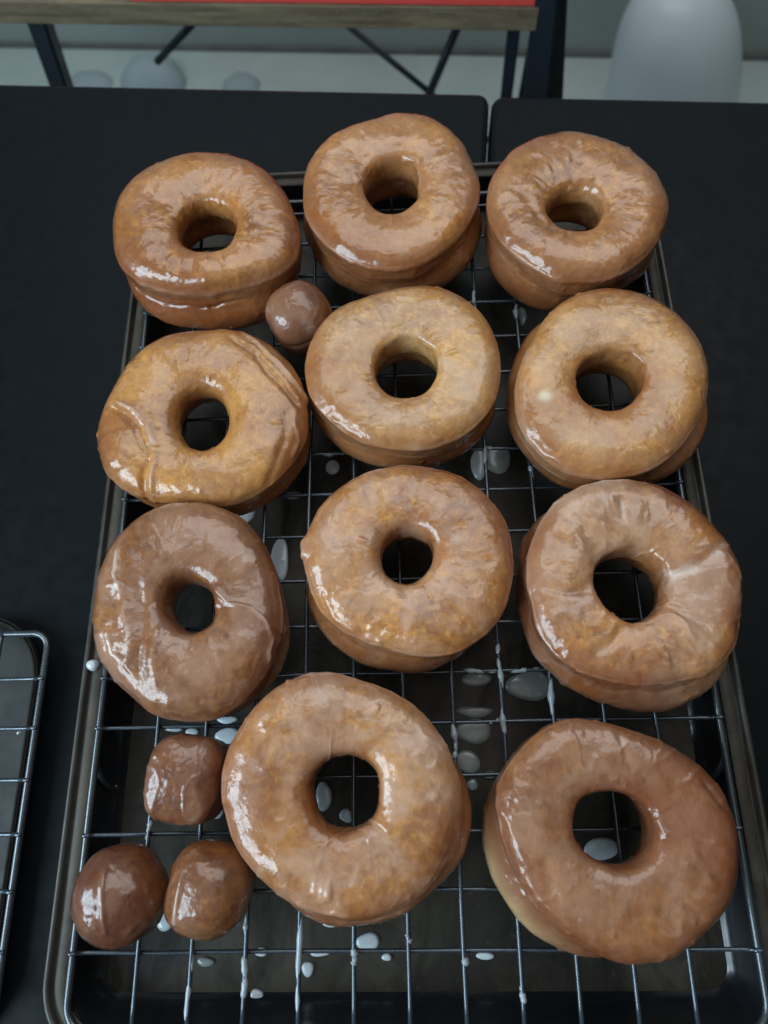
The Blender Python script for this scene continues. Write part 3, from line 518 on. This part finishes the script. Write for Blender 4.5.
make_donut('d9', dough_mat('dough_9', 9.1, (.50, .255, .09), (.28, .12, .055), .46, (.54, .39, .31), dark=.52), 'donut with milky glaze streaks radiating from its hole, third in the right column', .7, .1, 1.2, film=1.0, pale=[(-60, 60, .28, .10, .35)])
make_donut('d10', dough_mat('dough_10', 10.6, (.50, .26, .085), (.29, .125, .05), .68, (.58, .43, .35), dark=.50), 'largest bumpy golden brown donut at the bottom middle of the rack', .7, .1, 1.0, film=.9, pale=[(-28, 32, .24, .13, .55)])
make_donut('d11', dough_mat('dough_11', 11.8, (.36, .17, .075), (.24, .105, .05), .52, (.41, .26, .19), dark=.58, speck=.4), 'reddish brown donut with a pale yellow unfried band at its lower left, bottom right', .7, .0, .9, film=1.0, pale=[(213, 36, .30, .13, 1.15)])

# ------------------------------------------------------------------ donut holes
def make_hole(loc, r, boxy, mat, label, rot=(0, 0, 0), lump=1.0, seed=1.0, strokes=(), cap=0):
    NA, NB = 140, 90
    th = np.linspace(0, 2*PI, NA, endpoint=False)[:, None]; ph = np.linspace(-PI/2, PI/2, NB)[None, :]
    D = np.stack([np.cos(ph)*np.cos(th), np.cos(ph)*np.sin(th), np.sin(ph)+0*th], -1)
    p = boxy
    k = (np.abs(D)**p).sum(-1)**(-1/p)
    V = D*k[..., None]*np.array(r)
    q = V+seed*3.3
    disp = fbm(q*50, 2)*.0018*lump+fbm(q*160, 3)*.0004*lump+fbm(q*420, 2)*.00014*lump
    white = np.clip(fbm(q*60+9, 3)*.5, 0, .25)
    nn = fbm(q*38+14.5, 2); eg = np.exp(-(nn/.03)**2)
    white += .15/(1+np.exp(-np.clip(nn/.02, -30, 30)))+.12*eg; disp += .0003*eg
    if cap:   # the collar where the lighter top meets the side
        disp -= .0012*np.exp(-((V[..., 2]-cap)/.0016)**2)
        white += .12*np.clip((V[..., 2]-cap)/.004, 0, 1)
    for (x0, y0, x1, y1, amp, wd, wh) in strokes:
        e = np.array([x1-x0, y1-y0]); s_ = np.clip(((V[..., 0]-x0)*e[0]+(V[..., 1]-y0)*e[1])/(e@e), 0, 1)
        dd = np.hypot(V[..., 0]-x0-s_*e[0], V[..., 1]-y0-s_*e[1])
        g = np.exp(-(dd/wd)**2)*(V[..., 2] > 0); disp += amp*g; white += wh*g
    V = V+D*disp[..., None]
    V[:, 0] = V[:, 0].mean(0); V[:, -1] = V[:, -1].mean(0)
    idx = np.arange(NA*NB).reshape(NA, NB)
    F_ = np.stack([idx[:, :-1], np.roll(idx, -1, 0)[:, :-1], np.roll(idx, -1, 0)[:, 1:], idx[:, 1:]], -1).reshape(-1, 4)
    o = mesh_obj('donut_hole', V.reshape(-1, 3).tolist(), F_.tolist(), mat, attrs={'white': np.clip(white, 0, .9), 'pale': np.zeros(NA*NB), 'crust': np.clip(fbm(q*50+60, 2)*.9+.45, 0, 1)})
    o.location = loc; o.rotation_euler = rot
    tag(o, label, 'donut hole', 'glazed donut holes between the donuts')
    return o
hd = dict(gold=(.27, .115, .055), brown=(.15, .06, .036), dark=.60, speck=.3, crustk=.35)
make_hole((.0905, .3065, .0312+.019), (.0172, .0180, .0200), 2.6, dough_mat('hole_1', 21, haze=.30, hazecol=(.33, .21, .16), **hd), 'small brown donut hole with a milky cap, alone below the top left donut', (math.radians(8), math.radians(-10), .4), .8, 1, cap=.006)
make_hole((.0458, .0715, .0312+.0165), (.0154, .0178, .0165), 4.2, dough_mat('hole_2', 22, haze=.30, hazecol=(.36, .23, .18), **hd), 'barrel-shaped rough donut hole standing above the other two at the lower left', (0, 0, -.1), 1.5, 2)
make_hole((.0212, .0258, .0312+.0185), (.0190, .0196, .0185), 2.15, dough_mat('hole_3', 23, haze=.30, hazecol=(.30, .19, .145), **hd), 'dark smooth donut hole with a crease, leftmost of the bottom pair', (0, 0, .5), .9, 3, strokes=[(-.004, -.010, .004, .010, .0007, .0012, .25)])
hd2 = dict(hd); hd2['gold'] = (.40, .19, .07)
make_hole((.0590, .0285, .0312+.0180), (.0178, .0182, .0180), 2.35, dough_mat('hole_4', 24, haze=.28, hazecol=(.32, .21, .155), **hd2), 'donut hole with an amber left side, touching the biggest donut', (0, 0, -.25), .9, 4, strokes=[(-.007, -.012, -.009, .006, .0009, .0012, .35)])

# small glaze tip hanging on the middle donut's edge belongs to that donut's surface (see strokes)

# ------------------------------------------------------------------ glaze drops and drips
def dome(loc, rx, ry, h, mat, seed):
    n, m = 48, 10
    V = [(0, 0, h)]; Fc = []
    rr = random.Random(seed)
    c = [(rr.uniform(-.09, .09), rr.uniform(0, 6.28), k) for k in (1, 2, 3)]
    for j in range(1, m+1):
        t = j/m
        for i in range(n):
            a = 2*PI*i/n
            k = 1+sum(am*math.sin(kk*a+p) for am, p, kk in c)*t
            V.append((rx*k*t*math.cos(a), ry*k*t*math.sin(a), h*(1-t**2.6)**.62 if t < 1 else -.0004))
    for i in range(n): Fc.append((0, 1+i, 1+(i+1) % n))
    for j in range(m-1):
        for i in range(n):
            a = 1+j*n+i; b = 1+j*n+(i+1) % n
            Fc.append((a, a+n, b+n, b))
    o = mesh_obj('glaze_drop', V, Fc, mat); o.location = loc
    return o
for k, (x, y, z, rx, ry, h, rot, br, lab) in enumerate(DROPS):
    o = dome((x, y, z), max(rx, .0006), max(ry, .0006), min(h, rx*.7+.0004), M_glaze if br else M_glaze_thin, k)
    tag(o, lab, 'glaze drop', 'glaze dripped onto the baking sheet')
for k, (x0, y0, x1, y1, r, lab) in enumerate(DRIPS):
    n = 22; rr = random.Random(k+50); p1, p2 = rr.uniform(0, 6), rr.uniform(0, 6)
    pts = []; rad = []
    long_ = abs(x1-x0) < 1e-6
    for i in range(n):
        t = i/(n-1); e = math.sin(PI*min(1, max(0, t)))**.35 if 0 < t < 1 else .05
        wob = .0004*math.sin(5*t+p1)
        pts.append((x0+(x1-x0)*t+(wob if long_ else 0), y0+(y1-y0)*t+(0 if long_ else wob), (.0303 if long_ else .0281)-.0002))
        rad.append(max(.0003, (.8 if y0 > .02 else .95)*r*e*(.78+.22*math.sin(9*t+p2)+.12*math.sin(23*t+p1))))
    V, Fc = tube(pts, rad, 12)
    o = mesh_obj('glaze_drip', V, Fc, M_glaze_wire)
    tag(o, lab, 'glaze drip', 'glaze clinging to the rack wires')

# ------------------------------------------------------------------ cooling racks
def make_rack(ox, oy, x0, x1, y0, y1, nlong, jl, label, parent_loc, cut=None, feet=(), cr=.012):
    root = empty('cooling_rack', parent_loc)
    tag(root, label, 'cooling rack', 'black wire cooling racks')
    C = .0235
    loop = subdiv_loop(rrect(x0, x1, y0, y1, cr), .03)
    V, Fc = tube([(x, y, .0287) for x, y in loop], .0017, 10, closed=True)
    mesh_obj('frame', V, Fc, M_frame, root)
    for i in nlong:
        ri = random.Random(int(i*11)+5)
        pts = [(i*C, y0-.0008, .0300)]+[(i*C+ri.uniform(-.0003, .0003), y0+(y1-y0)*t/9, .0300+ri.uniform(-.0001, .0001)) for t in range(1, 9)]+[(i*C, y1+.0008, .0300)]
        V, Fc = tube(smooth_path(pts, 3), .00105, 10)
        mesh_obj('long_wire', V, Fc, M_wire, root)
    for j in jl:
        a, b = (x0, x1) if not (cut and j in cut) else (C*.98, 11*C*1.002)
        rj = random.Random(int(j*7)+91)
        zs = .0303 if a == x0 else .0280
        pts = [(a-.0012, j*C+oy, zs), (a+.0012, j*C+oy, zs), (a+.006, j*C+oy, .0280)]
        pts += [(a+(b-a)*t/8, j*C+oy+rj.uniform(-.00025, .00025), .0280+rj.uniform(-.0001, .0001)) for t in range(1, 8)]
        pts += [(b-.006, j*C+oy, .0280), (b-.0012, j*C+oy, zs), (b+.0012, j*C+oy, zs)]
        V, Fc = tube(smooth_path(pts, 3), .00095, 10)
        mesh_obj('cross_wire', V, Fc, M_wire, root)
    for fx, fy, s in feet:
        pts = [(fx, fy+.006, .0284), (fx-s*.0006, fy-.003, .0282), (fx-s*.0010, fy-.010, .0272), (fx-s*.0006, fy-.016, .0245), (fx+s*.0002, fy-.021, .0195), (fx+s*.0008, fy-.0245, .013), (fx+s*.0012, fy-.0265, .0065),
               (fx+s*.0016, fy-.0262, .0052), (fx+s*.0022, fy-.024, .0060)]
        V, Fc = tube(smooth_path(pts), .0015, 10)
        mesh_obj('foot', V, Fc, M_frame, root)
    return root
make_rack(0, 0, -.0058, .2880, -.0300, .4080, range(1, 12), range(0, 18), 'black wire cooling rack full of donuts, standing in the large baking sheet', (0, 0, 0), cut=(1, 3),
          feet=[(-.0058, .092, 1), (.2880, .092, -1), (-.0058, .300, 1), (.2880, .300, -1)])
make_rack(0, 0, -.3320, -.0372, -.0300, .1407, [-2.6-k for k in range(11)], [5.03-.0-k for k in range(7)], 'empty black wire cooling rack cut off by the left edge', (0, 0, 0), cr=.008)

# ------------------------------------------------------------------ sheet pans
def loft(name, rings, mat, parent, close_last=False, flip=False):
    """rings: list of (x0,x1,y0,y1,r,z)"""
    V, Fc = [], []
    base = None
    for (x0, x1, y0, y1, r, z) in rings:
        Lp = rrect(x0, x1, y0, y1, r, 12)
        V += [(x, y, z) for x, y in Lp]; base = len(Lp)
    for k in range(len(rings)-1):
        for i in range(base):
            j = (i+1) % base
            f = (k*base+i, k*base+j, (k+1)*base+j, (k+1)*base+i)
            Fc.append(f)
    if close_last: Fc.append(tuple((len(rings)-1)*base+i for i in range(base)))
    return mesh_obj(name, V, Fc, mat, parent)
def make_pan(x0, x1, y0, y1, r, ztop, label, zf=.003, floor_mat=None, rimw=1.0, rmat=None, wmat=None, bmat=None):
    root = empty('sheet_pan', (0, 0, 0)); tag(root, label, 'baking sheet', 'dark metal baking sheets')
    def R(o, z): return (x0+o, x1-o, y0+o, y1-o, max(.003, r-o), z)
    # rim: rolled outer bead, groove, flat flange
    w = rimw
    loft('rolled_edge', [R(.0022*w, ztop-.0048), R(.0008*w, ztop-.0050), R(0, ztop-.0036), R(-.0002, ztop-.0018), R(.0005*w, ztop-.0004), R(.0016*w, ztop+.0002), R(.0027*w, ztop-.0003), R(.0034*w, ztop-.0012),
                 R(.0038*w, ztop-.0026), R(.0046*w, ztop-.0028)], bmat or M_bead, root)
    loft('rim', [R(.0046*w, ztop-.00285), R(.0052*w, ztop-.0016), R(.0060*w, ztop-.0009), R(.0095*w, ztop-.0009), R(.0106*w, ztop-.0016)], rmat or M_rim, root)
    a_ = .0106*w
    loft('side_wall', [R(a_, ztop-.0017), R(a_+.0006*w, ztop-.0032), R(a_+.0020*w, zf+(ztop-zf)*.55), R(a_+.0034*w, zf+(ztop-zf)*.33), R(a_+.0052*w, zf+(ztop-zf)*.17), R(a_+.0070*w, zf+(ztop-zf)*.06), R(a_+.0088*w, zf+.0001)], wmat or M_wall, root)
    V = [(x, y, zf) for x, y in rrect(x0+a_+.0088*w, x1-a_-.0088*w, y0+a_+.0088*w, y1-a_-.0088*w, max(.003, r-a_-.0088*w), 12)]
    mesh_obj('pan_floor', V, [tuple(range(len(V)))], floor_mat or M_pfloor, root, smooth=False)
    # outer skin under the flange so the pan has a thickness
    loft('outer_wall', [R(.0022*w, ztop-.0048), R(.0098*w, ztop-.0035), R(.0122*w+.0004, .001), R(.0160*w+.001, .0003), R(.0400, .0003)], M_wall, root, close_last=True)
    return root
make_pan(-.0195, .3030, -.0410, .4365, .030, .0262, 'large dark baking sheet with a brown stained rim under the full rack')
def small_pan_floor():
    m = metal_mat('pan_floor_plain', (.014, .017, .016), .5, 0, .25, 40, 0); return m
make_pan(-.3400, -.0480, -.0500, .1540, .036, .0140, 'shallow dark tray with a rounded shiny corner under the empty rack', floor_mat=small_pan_floor(), rimw=.30, rmat=M_wall2, wmat=M_wall2, bmat=M_wall2)

# ------------------------------------------------------------------ tables (turned a little against the rack)
RB = math.radians(-5.7)
def make_table(u0, u1, label):
    root = empty('folding_table', (0, 0, 0), RB); tag(root, label, 'table', 'black tables pushed together')
    v1, v0 = .5430 if u0 > 0 else .5448, -.35
    b = bmesh.new()
    top = rrect(u0, u1, v0, v1, .007, 8)
    lay = [(.0, -.030), (.0, -.004), (-.0012, -.0012), (-.004, 0)]
    rings = []
    for ins, z in lay:
        Lp = rrect(u0-ins*1, u1+ins*1, v0-ins*1, v1+ins*1, max(.003, .009+ins), 8)
        rings.append([b.verts.new((x, y, z)) for x, y in Lp])
    for a, c in zip(rings, rings[1:]):
        for i in range(len(a)):
            j = (i+1) % len(a); b.faces.new((a[i], a[j], c[j], c[i]))
    b.faces.new(rings[-1]); b.faces.new(list(reversed(rings[0])))
    o = bm_obj('tabletop', b, M_table, root, smooth=False)
    for uu in (u0+.06, u1-.06):
        for vv in (v0+.06, v1-.06):
            V, Fc = tube([(uu, vv, -.030), (uu, vv, -.39), (uu, vv, -.749)], .013, 14)
            mesh_obj('leg', V, Fc, M_post, root)
    return root
make_table(-1.05, .1592, 'black table on the left, its rounded corner at the seam behind the donuts')
make_table(.1610, 1.10, 'black table on the right, running under the right side of the baking sheet')

# ------------------------------------------------------------------ background: floor, wall, shelf, white bin
def plain(name, c1, c2, scale, rough=.7, bumpv=.1):
    m, nt, bs = new_mat(name); v = objvec(nt)
    c = mixc(nt, ramp(nt, noise(nt, v, scale, 5, .6, .3), [(.35, 0.0), (.65, 1.0)]), c1, c2)
    L(nt, c, bs.inputs['Base Color']); bs.inputs['Roughness'].default_value = rough
    L(nt, bump(nt, noise(nt, v, scale*6, 3), bumpv, .002), bs.inputs['Normal'])
    return m
M_floor = plain('floor_tile', (.44, .52, .50), (.54, .61, .585), 5, .5)
M_room = plain('wall_paint', (.33, .38, .36), (.39, .44, .42), 3, .8)
M_dark = plain('joint_dark', (.10, .11, .10), (.16, .17, .16), 20, .8)
fl = bm_obj('floor', box_bm(-3, 3, -2, 1.566, -.77, -.75), M_floor); fl.rotation_euler = (0, 0, RB); tag(fl, kind='structure')
wl = empty('back_wall', (0, 0, 0), RB); tag(wl, 'pale grey-green wall behind the shelf with a dark joint at the floor', 'wall')
bm_obj('wall_panel', box_bm(-3, 3, 1.569, 1.62, -.772, .9), M_room, wl)
bm_obj('dark_joint', box_bm(-3, 3, 1.558, 1.5688, -.7498, -.742), M_dark, wl)

def wood_mat():
    m, nt, bs = new_mat('board_wood'); v = objvec(nt)
    mp = N(nt, 'ShaderNodeMapping'); mp.inputs['Scale'].default_value = (1, 7, 9); L(nt, v, mp.inputs['Vector'])
    n = noise(nt, mp.outputs['Vector'], 14, 6, .7, 1.0)
    c = mixc(nt, ramp(nt, n, [(.3, 0.0), (.68, 1.0)]), (.075, .054, .032), (.24, .185, .11))
    c = mixc(nt, ramp(nt, noise(nt, v, 230, 4, .7), [(.56, 0.0), (.72, .6)]), c, (.24, .20, .15))
    L(nt, c, bs.inputs['Base Color']); bs.inputs['Roughness'].default_value = .6
    L(nt, bump(nt, n, .3, .001), bs.inputs['Normal']); return m
M_wood = wood_mat()
M_top = metal_mat('board_top', (.045, .036, .032), .55, 0, .3, 12)
sh = empty('shelf_unit', (0, 0, 0), RB); tag(sh, 'wooden shelf board on a black metal frame behind the table', 'shelf')
bm_obj('board', box_bm(-.62, .2050, .7461, 1.02, -.1015, -.0800, .0009, 2), M_wood, sh)
# frame legs in front and behind, braces
def bar(name, a, b, w, d, parent, mat):
    a, b = Vector(a), Vector(b); t = (b-a).normalized()
    s = Vector((1, 0, 0)); s = (s-t*s.dot(t)).normalized(); u = t.cross(s)
    bm = bmesh.new(); vs = []
    for P in (a, b):
        for i, j in ((-1, -1), (1, -1), (1, 1), (-1, 1)):
            vs.append(bm.verts.new(P+s*i*w/2+u*j*d/2))
    for f in ((0, 1, 2, 3), (7, 6, 5, 4), (0, 4, 5, 1), (1, 5, 6, 2), (2, 6, 7, 3), (3, 7, 4, 0)):
        bm.faces.new([vs[k] for k in f])
    bmesh.ops.recalc_face_normals(bm, faces=bm.faces[:])
    bmesh.ops.bevel(bm, geom=bm.edges[:], offset=min(w, d)*.12, segments=2, affect='EDGES')
    return bm_obj(name, bm, mat, parent)
bar('post', (-.2905, .765, -.1018), (-.405, .765, -.7495), .020, .020, sh, M_post)
bar('post', (.1940, .757, .12), (.2630, .757, -.7495), .0235, .020, sh, M_post)
bar('side_post', (.1900, .790, .12), (.3200, .790, -.7495), .022, .020, sh, M_dpost)
bar('post', (.1868, .79, -.1018), (.197, .79, -.7495), .0125, .014, sh, M_post)
bar('bracket', (.2090, .79, -.135), (.2060, .79, -.24), .010, .012, sh, M_post)
def rod(a, b, r, name='brace'):
    V, Fc = tube([a, b], r, 10); return mesh_obj(name, V, Fc, M_post, sh)
rod((-.2230, .9961, -.277), (-.2960, .9961, -.336), .0050)
rod((-.0300, .9961, -.2670), (.215, .9961, -.4820), .0042)
rod((.1290, .9900, -.272), (.0650, .9900, -.452), .0058)
bm_obj('cross_rail', box_bm(-.60, .20, .985, 1.005, -.60, -.58), M_post, sh)

M_red = metal_mat('red_card', (.76, .075, .058), .45, 0, .05, 20)
M_redw = plain('red_box_end', (.72, .55, .54), (.60, .30, .28), 60, .5)
rb_ = empty('red_box', (0, 0, 0), RB); tag(rb_, 'flat bright red box lying on the wooden shelf board', 'box')
bm_obj('box_body', box_bm(-.1800, .2010, .7480, .90, -.0798, -.0300, .0012, 2), M_red, rb_)
bm_obj('end_label', box_bm(-.1885, -.1803, .7490, .899, -.0798, -.0310, .0022, 3), M_redw, rb_)

# white domed bin on the floor
M_bin = plain('bin_white', (.62, .69, .72), (.68, .75, .78), 4, .35, .03)
prof = [(.150, -.7495), (.150, -.745), (.140, -.70), (.126, -.64), (.118, -.60), (.1125, -.55), (.104, -.50), (.094, -.465), (.078, -.435), (.055, -.412), (.030, -.400), (.012, -.3965), (.0, -.396)]
V = []; Fc = []; n = 64
for r, z in smooth_path([(a, 0, b) for a, b in prof], 4) and [(p[0], p[2]) for p in smooth_path([(a, 0, b) for a, b in prof], 4)]:
    for k in range(n):
        a = 2*PI*k/n; V.append((max(r, 0)*math.cos(a)-max(0, z+.60)*.23, max(r, 0)*math.sin(a), z))
for i in range(len(V)//n-1):
    for k in range(n):
        j = (k+1) % n; Fc.append((i*n+k, i*n+j, (i+1)*n+j, (i+1)*n+k))
bn = mesh_obj('domed_bin', V, Fc, M_bin)
a = RB; bu, bv = .522, 1.27
bn.location = (bu*math.cos(a)-bv*math.sin(a), bu*math.sin(a)+bv*math.cos(a), 0)
tag(bn, 'large pale domed bin on the floor beyond the right table', 'bin')
# three soft grey mounds on the floor, not identified
M_mound = plain('mound_grey', (.34, .42, .44), (.40, .48, .50), 8, .9)
def mound(u, v, r, h, label, seed):
    V = []; Fc = []; n, m = 40, 20
    for i in range(m+1):
        p = PI/2*i/m
        for k in range(n):
            t = 2*PI*k/n
            w = 1+.06*math.sin(3*t+seed)+.04*math.sin(5*t+2*seed)
            V.append((r*w*math.cos(p)**.9*math.cos(t), r*w*math.cos(p)**.9*math.sin(t)*.8, h*math.sin(p)**(1.1)))
    for i in range(m):
        for k in range(n):
            j = (k+1) % n; Fc.append((i*n+k, i*n+j, (i+1)*n+j, (i+1)*n+k))
    o = mesh_obj('grey_mound', V, Fc, M_mound)
    o.location = (u*math.cos(a)-v*math.sin(a), u*math.sin(a)+v*math.cos(a), -.7498)
    tag(o, label, 'mound', 'soft grey mounds on the floor')
mound(-.690, 1.45, .050, .016, 'small low grey mound on the floor, nearest the slanted post', 1)
mound(-.545, 1.46, .072, .052, 'tallest pointed grey mound on the floor behind the shelf brace', 2)
mound(-.345, 1.455, .042, .018, 'small grey mound on the floor under the middle of the shelf board', 3)

# ------------------------------------------------------------------ camera
cam = bpy.data.cameras.new('camera'); co = bpy.data.objects.new('camera', cam); COL.objects.link(co)
co.location = (.14765, .07748, .37499); co.rotation_euler = (math.radians(19.4874), math.radians(2.6757), math.radians(-.8546))
cam.sensor_fit = 'HORIZONTAL'; cam.sensor_width = 24.0; cam.lens = 24.0*700/768
cam.clip_start = .01; cam.clip_end = 50
cam.dof.use_dof = True; cam.dof.focus_distance = .335; cam.dof.aperture_fstop = 7
scene.camera = co

# ------------------------------------------------------------------ light: a window to the left, dim room round about
def area(loc, target, sx, sy, power, col, name):
    l = bpy.data.lights.new(name, 'AREA'); l.shape = 'RECTANGLE'; l.size = sx; l.size_y = sy; l.energy = power; l.color = col
    o = bpy.data.objects.new(name, l); COL.objects.link(o); o.location = loc
    d = Vector(target)-Vector(loc); o.rotation_euler = d.to_track_quat('-Z', 'Y').to_euler()
    return o
WC = Vector((-.92, -.28, .80)); T = Vector((.14, .18, .03))
dirn = (T-WC).normalized(); side = dirn.cross(Vector((0, 0, 1))).normalized(); upv = side.cross(dirn)
for i in (-1, 1):
    for j in (-1, 1):
        area(WC+side*i*.25+upv*j*.215, T+side*i*.25+upv*j*.215, 0.44, 0.38, 5.4, (.66, .86, 1.0), 'window_light')
area((.22, 1.25, 1.75), (.15, .55, 0), 2.1, 1.2, 18.0, (.93, .97, 1.0), 'ceiling_light')
area((.20, -.10, 2.1), (.15, .15, 0), 1.6, 1.4, 3.0, (1.0, .94, .86), 'warm_ceiling_light')

w = bpy.data.worlds.new('World'); scene.world = w; w.use_nodes = True
nt = w.node_tree; bg = nt.nodes['Background']
tc = N(nt, 'ShaderNodeTexCoord'); sp = N(nt, 'ShaderNodeSeparateXYZ'); L(nt, tc.outputs['Generated'], sp.inputs[0])
fx = ramp(nt, math_(nt, 'ADD', math_(nt, 'MULTIPLY', sp.outputs['X'], -.5), .5), [(.0, (.10, .11, .12)), (1.0, (.30, .36, .40))])
L(nt, fx, bg.inputs['Color']); bg.inputs['Strength'].default_value = .38

scene.view_settings.view_transform = 'Standard'; scene.view_settings.look = 'None'
scene.view_settings.exposure = .12; scene.view_settings.gamma = 1
scene.render.engine = 'CYCLES'
scene.render.resolution_x = 768; scene.render.resolution_y = 1024
